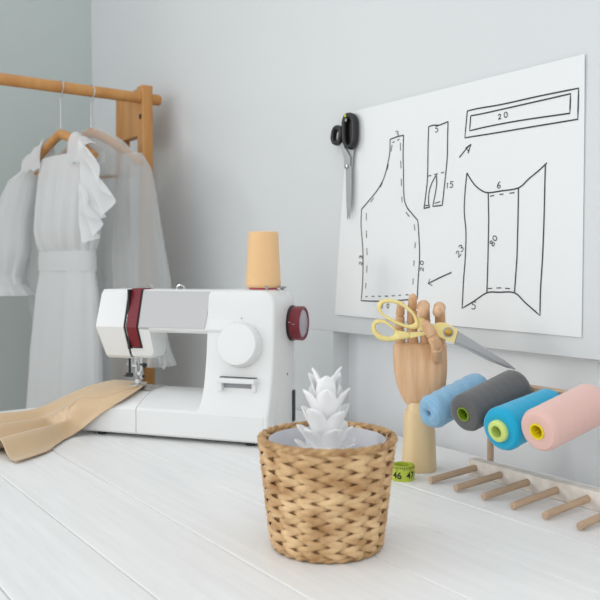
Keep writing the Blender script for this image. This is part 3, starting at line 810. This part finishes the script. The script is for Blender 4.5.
for body, deg in (('45', -92), ('46', -26), ('47', 42), ('48', 108)):
    me = text_mesh(body, .0150); tmp = bmesh.new(); tmp.from_mesh(me); bpy.data.meshes.remove(me)
    bmesh.ops.subdivide_edges(tmp, edges=tmp.edges[:], cuts=1)
    mp = {}
    for v in tmp.verts:
        a = rad(deg)+v.co.x/TR; R = TR+.00035
        mp[v] = bm.verts.new((R*math.sin(a), -R*math.cos(a), .0048+v.co.y))
    for f in tmp.faces:
        try: bm.faces.new([mp[v] for v in f.verts])
        except ValueError: pass
    tmp.free()
R = TR+.0005
for k in range(-20, 22):
    a = rad(8+k*68/8); l = .0078 if k % 8 == 4 else (.0055 if k % 4 == 0 else .0036)
    d = .00042/TR
    bm.faces.new([bm.verts.new((R*math.sin(q), -R*math.cos(q), z)) for q, z in ((a-d, TH-l), (a+d, TH-l), (a+d, TH-.0004), (a-d, TH-.0004))])
obj('numerals', bm, DIGIT, tp, recalc=False)

# ------------------------------------------------------------------ thread rack
rk = thing('thread_rack', 'whitewashed wooden thread rack with round pegs standing against the niche', 'thread rack', W(0, 0), RZ)
bm = bmesh.new(); box(bm, .287, .78, -.112, -.092, .0, .0265); obj('base_rail', bm, WHITEW, rk, bevel=.002)
bm = bmesh.new(); box(bm, .296, .78, -.081, -.063, .126, .152); obj('upper_rail', bm, PEGW, rk, bevel=.002)
for x in (.312, .74):
    bm = bmesh.new(); lathe(bm, [(.0052, .02), (.0052, .13)], 16, Matrix.Translation((x, -.0865, 0))); obj('upright', bm, PEGW, rk)
for k in range(8):
    x = .303+.0505*k
    bm = bmesh.new(); tube(bm, [(x, -.108, .0150), (x-.0125+.0018*k, -.20, .0062)], .0052, 16); obj('peg', bm, PEGW, rk, bevel=.001)
SP = [ # a, b, z of the front; a, b, z of the back
 ((.289, .205, .1085), (.290, .085, .141), .0262, .0250, BLUE),
 ((.361, .205, .1198), (.363, .085, .150), .0284, .0292, GREY),
 ((.427, .205, .1075), (.427, .085, .131), .0312, .0268, TURQ),
 ((.4895, .205, .1168), (.494, .085, .143), .0296, .0305, PINK)]
labs = [('light blue yarn spool, leftmost of the four lying on the rack pegs', BLUE), ('dark grey thread spool beside the light blue one on the rack', GREY),
        ('turquoise thread spool with a pale lime core on the rack', TURQ), ('pale pink thread spool with a bright yellow core on the rack', PINK)]
for i, (f, b, r0, r1, m_) in enumerate(SP):
    pf = W(*f); pb = W(*b); d = (pb-pf); L = d.length
    e = thing('thread_spool', labs[i][0], 'thread spool', pf, 0, 'thread spools on the rack pegs')
    e.rotation_mode = 'QUATERNION'; e.rotation_quaternion = d.to_track_quat('Z', 'Y')
    bm = bmesh.new()
    hole = .0065
    if i == 0:
        pr = [(.004, .012), (.0045, .004), (.007, .0005), (.012, -.0005), (.019, .001), (.0235, .005), (r0, .012)]
    else:
        hole = (.0, .0105, .0125, .0110)[i]
        pr = [(hole, .02), (hole, .0008), (hole+.003, 0), (r0-.006, .0006), (r0-.002, .0025), (r0, .007)]
    for k in range(1, 30):
        q = k/30; pr.append((r0+(r1-r0)*q + (.00015 if i else .0005)*math.sin(k*1.3+math.sin(k*.9)), .012+(L-.022)*q))
    pr += [(r1, L-.008), (r1-.003, L-.002), (r1-.008, L), (.007, L)]
    lathe(bm, pr, 56, cap=False)
    if i == 0:   # soft yarn: fuzzy pinched end
        for v in bm.verts:
            a = math.atan2(v.co.y, v.co.x)
            if v.co.z < .012: v.co.z += .0022*math.sin(3*a+1)*min(1, math.hypot(v.co.x, v.co.y)/.02)*(1-v.co.z/.013)
            k = 1+.018*math.sin(5*a+v.co.z*260); v.co.x *= k; v.co.y *= k
    obj('thread_winding', bm, m_, e, angle=60)
    if i:
        cm, ro, out = ((GREENC, .0108, .0), (LIMEC, .0152, .0065), (YELC, .0112, .0005))[i-1]
        ri = (.0086, .0086, .0086)[i-1]
        bm = bmesh.new()
        if i == 2: pr = [(ri, .03), (ri, -out), (ro-.002, -out), (ro, -out+.0015), (ro+.0006, .002), (.0120, .004), (.0120, .03)]
        else: pr = [(ri, .03), (ri, .002), (ri+.0004, -.001), (ro, -.001), (ro, .03)]
        lathe(bm, pr, 40, cap=False); c = obj('core', bm, cm, e, angle=40)
        bm = bmesh.new(); lathe(bm, [(ri, .028), (.001, .027)], 24, cap=False); obj('core_inside', bm, GREENC if i < 3 else YELC, c)
        if i in (1, 3):
            bm = bmesh.new(); 
            for q in range(3): box(bm, -.0006, .0006, .004, ri, .006, .026); bmesh.ops.rotate(bm, verts=bm.verts[:], cent=(0, 0, 0), matrix=Matrix.Rotation(2*PI/3, 3, 'Z'))
            obj('core_ribs', bm, cm, c)
    # the peg it hangs on
    ia = f[0]-.001
    bm = bmesh.new(); tube(bm, [W(b[0], .084, b[2]-.002)-W(0, 0, 0), W(b[0], .084, b[2]-.002)-W(0, 0, 0) - d.normalized()*.075], .0048, 12)
    pg = obj('peg', bm, PEGW, rk); pg.rotation_euler.z = -RZ

# ------------------------------------------------------------------ clothes rack and garments
RA, RB, RH = -.96, .09, .795     # rail position; height above the table top
rack = thing('clothes_rack', 'orange pine clothes rack with round rail behind the sewing machine', 'clothes rack', W(RA, RB, -.75), RZ)
ZT = RH+.75
for b in (0, 1.45):
    bm = bmesh.new(); box(bm, -.020, .020, -b-.016, -b+.016, .0, ZT+.055); obj('front_post', bm, PINEW, rack, bevel=.003)
    bm = bmesh.new(); prism(bm, [(-.172, ZT+.055), (-.135, ZT+.055), (-.20, .0), (-.24, .0)], -b-.016, -b+.016); obj('rear_post', bm, PINEW, rack, bevel=.003)
    bm = bmesh.new(); box(bm, -.150, -.018, -b-.013, -b+.013, ZT-.085, ZT+.050); obj('cross_block', bm, PINEW, rack, bevel=.002)
    bm = bmesh.new(); box(bm, -.22, -.018, -b-.012, -b+.012, .16, .19); obj('lower_rail', bm, PINEW, rack, bevel=.003)
    bm = bmesh.new(); lathe(bm, [(.0075, 0), (.0075, .0015), (.004, .003)], 16, Matrix.Translation((.004, -b-.016, ZT-.033)) @ Matrix.Rotation(PI/2, 4, 'X')); obj('bolt', bm, BLACK, rack)
bm = bmesh.new(); tube(bm, [(0, .047, ZT+.02), (0, -1.52, ZT+.02)], .0155, 20); obj('hanging_rail', bm, PINEW, rack, bevel=.003)

def hanger(name, label, b, z, hw_, m_, drop=.085, bar=True, yaw=RZ):
    h = thing(name, label, 'clothes hanger', W(RA, b, 0), yaw, None)
    zr = RH+.02+.0155
    bm = bmesh.new(); pts = []
    for k in range(-10, 11):
        f = k/10; pts.append((f*hw_, 0, z-drop*abs(f)**1.25))
    tube(bm, pts, [.009+.004*(1-abs(k)/10) for k in range(-10, 11)], 10)
    obj('shoulder_bar', bm, m_, h, angle=60)
    if bar:
        bm = bmesh.new(); tube(bm, [(-hw_*.86, 0, z-drop*.82), (-hw_*.86, 0, z-drop*1.25), (hw_*.86, 0, z-drop*1.25), (hw_*.86, 0, z-drop*.82)], .0045, 8); obj('trouser_bar', bm, m_, h)
    bm = bmesh.new(); hp = [(0, 0, z), (0, 0, zr-.045), (.008, 0, zr-.035)]
    for k in range(9):
        q = rad(-35+k*28); hp.append((.0175*math.cos(q), 0, zr-.0165+.0175*math.sin(q)))
    tube(bm, hp, .0018, 8); obj('hook', bm, CHROME, h)
    return h

def cloth_tube(bm, rings, pleats, amp, seg=72, ph=0):
    """rings: (cx, cy, cz, half width, half depth, pleat factor)"""
    R = []
    for i, (cx, cy, cz, hw_, hd_, pf) in enumerate(rings):
        ring = []
        for k in range(seg):
            t_ = 2*PI*k/seg
            q = 1+amp*pf*(math.sin(pleats*t_+ph+.35*math.sin(i*.7))+.45*math.sin((pleats*1.7)*t_+1.3*ph+i*.12))
            ring.append(Vector((cx+hw_*q*math.copysign(abs(math.cos(t_))**.85, math.cos(t_)), cy+hd_*(1+6*amp*pf*(math.sin(pleats*t_+ph)+.5*math.sin(2*pleats*t_+2)))*math.sin(t_), cz)))
        R.append(ring)
    loft(bm, R, False)
def interp(keys, n):
    out = []
    for i in range(n+1):
        s = i/n*(len(keys)-1); k = min(int(s), len(keys)-2); f = s-k; f = f*f*(3-2*f)*.5+f*.5
        out.append(tuple(a+(b-a)*f for a, b in zip(keys[k], keys[k+1])))
    return out

BY = rad(-35); DY = rad(-45)
hanger('clothes_hanger', 'orange wooden hanger inside the sheer white blouse nearest the post', .25, .702, .195, PINEW, .100, True, BY)
hanger('clothes_hanger', 'orange wooden hanger carrying the ruffled white dress', .335, .690, .175, PINEW, .075, True, DY)

# ruffled dress
dr = thing('dress', 'white cotton dress with shoulder ruffle, gathered bodice and waistband on the rack', 'dress', W(-.96, .335, 0), DY)
bm = bmesh.new(); cloth_tube(bm, interp([(.015, 0, .630, .120, .02, .1), (.02, 0, .585, .138, .032, .4), (.022, 0, .50, .146, .045, .9), (.022, 0, .43, .146, .05, 1.1), (.022, 0, .395, .138, .045, 1.2), (.022, 0, .372, .130, .036, 1)], 22), 13, .020, 150)
obj('bodice', bm, COTT, dr, angle=80)
bm = bmesh.new(); cloth_tube(bm, interp([(.022, 0, .374, .134, .039, 0), (.022, 0, .35, .136, .041, .1), (.022, 0, .322, .136, .041, 0)], 6), 9, .005, 150)
obj('waistband', bm, COTT, dr, angle=80)
bm = bmesh.new(); cloth_tube(bm, interp([(.022, 0, .324, .132, .038, .5), (.018, 0, .26, .148, .045, .7), (.005, 0, .10, .170, .052, .9), (-.01, 0, -.15, .185, .06, 1.1), (-.02, 0, -.42, .19, .065, 1.3)], 30), 6, .024, 150, .8)
obj('skirt', bm, COTT, dr, angle=80)
for sx in (-1, 1):
    bm = bmesh.new(); g = []
    for i in range(13):
        q = PI*i/12; row = []
        for j in range(9):
            x = .075+.092*j/8
            zt = .690+.02-.075*(x/.19)**1.25
            row.append(bm.verts.new((.0+sx*x, -.024*math.cos(q)*(1+.4*j/8), .60+(zt-.60)*math.sin(q)**.6+.004*math.sin(j*1.9))))
        g.append(row)
    for i in range(12):
        for j in range(8): bm.faces.new((g[i][j], g[i+1][j], g[i+1][j+1], g[i][j+1]))
    obj('shoulder_strap', bm, COTT, dr, angle=80)
def ruffle(x0, z0, x1, z1, wid, ph):
    bm = bmesh.new(); g = []
    for i in range(49):
        s = i/48; row = []
        bx, bz = x0+(x1-x0)*s, z0+(z1-z0)*s
        o_ = wid*math.sin(PI*min(1, .10+s*.78))**.8
        for j in range(11):
            f = j/10; wv = math.sin(s*15+ph)*.016*f
            row.append(bm.verts.new((bx+o_*f*.92+.3*wv, -.034-.012*f*(1-s*.5)+.8*wv, bz-o_*.42*f*f-.02*f+.3*wv)))
        g.append(row)
    for i in range(48):
        for j in range(10): bm.faces.new((g[i][j], g[i+1][j], g[i+1][j+1], g[i][j+1]))
    return bm
obj('ruffle', ruffle(.150, .655, .165, .500, .170, .4), COTT2, dr, angle=80)
obj('ruffle', ruffle(.150, .545, .150, .440, .120, 1.9), COTT2, dr, angle=80)
def sleeve(name, parent, keys, m_, n=26, pl=7, cuff=None, amp=.03):
    bm = bmesh.new(); cloth_tube(bm, interp(keys, n), pl, amp, 84, 1.0)
    s = obj(name, bm, m_, parent, angle=80)
    if cuff:
        bm = bmesh.new(); cloth_tube(bm, interp(cuff, 5), 11, .02, 84, .3); obj('cuff', bm, m_, s, angle=80)
sleeve('sleeve', dr, [(-.155, 0, .615, .03, .02, .2), (-.22, 0, .58, .055, .04, .5), (-.285, -.01, .47, .085, .05, .8), (-.30, -.015, .37, .095, .055, 1), (-.30, -.02, .305, .065, .045, 1.6), (-.28, -.02, .282, .05, .035, 1.6)], COTT2, cuff=[(-.28, -.02, .282, .055, .04, 1), (-.275, -.02, .268, .07, .05, 1), (-.27, -.02, .250, .09, .055, 2)], pl=5)

# sheer blouse behind it
bl = thing('blouse', 'sheer white long sleeved blouse hanging at the rail end nearest the post', 'blouse', W(-.96, .25, 0), BY)
bm = bmesh.new(); cloth_tube(bm, interp([(0, 0, .708, .05, .014, 0), (0, 0, .672, .12, .02, .2), (0, 0, .632, .170, .028, .4), (0, 0, .60, .185, .034, .6), (0, 0, .5, .165, .045, .8), (0, 0, .3, .160, .05, 1), (0, 0, .1, .172, .05, 1.1), (-.01, 0, -.15, .18, .055, 1.2)], 40), 7, .022, 150, .4)
obj('bodice', bm, SHEER, bl, angle=80)
sleeve('sleeve', bl, [(.165, -.005, .630, .034, .015, .2), (.185, -.01, .590, .048, .03, .5), (.195, -.015, .50, .062, .04, .9), (.208, -.02, .36, .084, .045, 1.1), (.222, -.02, .25, .092, .045, 1.2), (.236, -.02, .180, .070, .036, 1.8), (.242, -.02, .162, .044, .03, 2)], SHEER, cuff=[(.242, -.02, .162, .048, .033, 1), (.245, -.02, .125, .054, .036, 1), (.247, -.02, .080, .068, .045, 2.4)], pl=5)
sleeve('sleeve', bl, [(-.165, 0, .630, .034, .015, .2), (-.19, 0, .58, .05, .03, .5), (-.205, 0, .45, .06, .033, 1), (-.21, 0, .25, .065, .036, 1.2), (-.20, 0, .17, .045, .03, 2)], SHEER, pl=5)

# ------------------------------------------------------------------ light: daylight and an added fill
wd = bpy.data.worlds.new('sky'); SC.world = wd; wd.use_nodes = True
wn = wd.node_tree.nodes['Background']; wn.inputs['Color'].default_value = (.95, .975, 1, 1); wn.inputs['Strength'].default_value = 1.12
la = bpy.data.lights.new('window_daylight', 'AREA'); la.shape = 'RECTANGLE'; la.size = .9; la.size_y = .9; la.energy = 55; la.color = (1, .985, .96)
lo = bpy.data.objects.new('window_daylight', la); link(lo)
lo.location = W(-2.4, 3.7, 1.5)
lo.rotation_mode = 'QUATERNION'; lo.rotation_quaternion = (W(0, .2, .2)-W(-2.4, 3.7, 1.5)).to_track_quat('-Z', 'Z')

lb = bpy.data.lights.new('front_fill', 'AREA'); lb.shape = 'RECTANGLE'; lb.size = 1.8; lb.size_y = 1.6; lb.energy = 7; lb.color = (1, .99, .98)  # added soft fill from the open camera side; no window stands there
lq = bpy.data.objects.new('front_fill', lb); link(lq)
lq.location = W(.9, 3.5, 1.1)
lq.rotation_mode = 'QUATERNION'; lq.rotation_quaternion = (W(.05, 0, .15)-W(.9, 3.5, 1.1)).to_track_quat('-Z', 'Z')

# ------------------------------------------------------------------ camera
cd = bpy.data.cameras.new('camera'); co = bpy.data.objects.new('camera', cd); link(co)
co.location = (0, 0, 1.085); co.rotation_euler = (PI/2-math.atan(34/780), 0, 0)
cd.sensor_width = 36; cd.lens = 46.8; cd.clip_start = .02
cd.dof.use_dof = True; cd.dof.focus_distance = 1.25; cd.dof.aperture_fstop = 7
SC.camera = co
SC.view_settings.view_transform = 'Standard'; SC.view_settings.look = 'None'
SC.view_settings.gamma = 1; SC.view_settings.exposure = 0.0; SC.view_settings.use_curve_mapping = False
SC.cycles.use_denoising = True; SC.cycles.transparent_max_bounces = 24; SC.cycles.max_bounces = 10
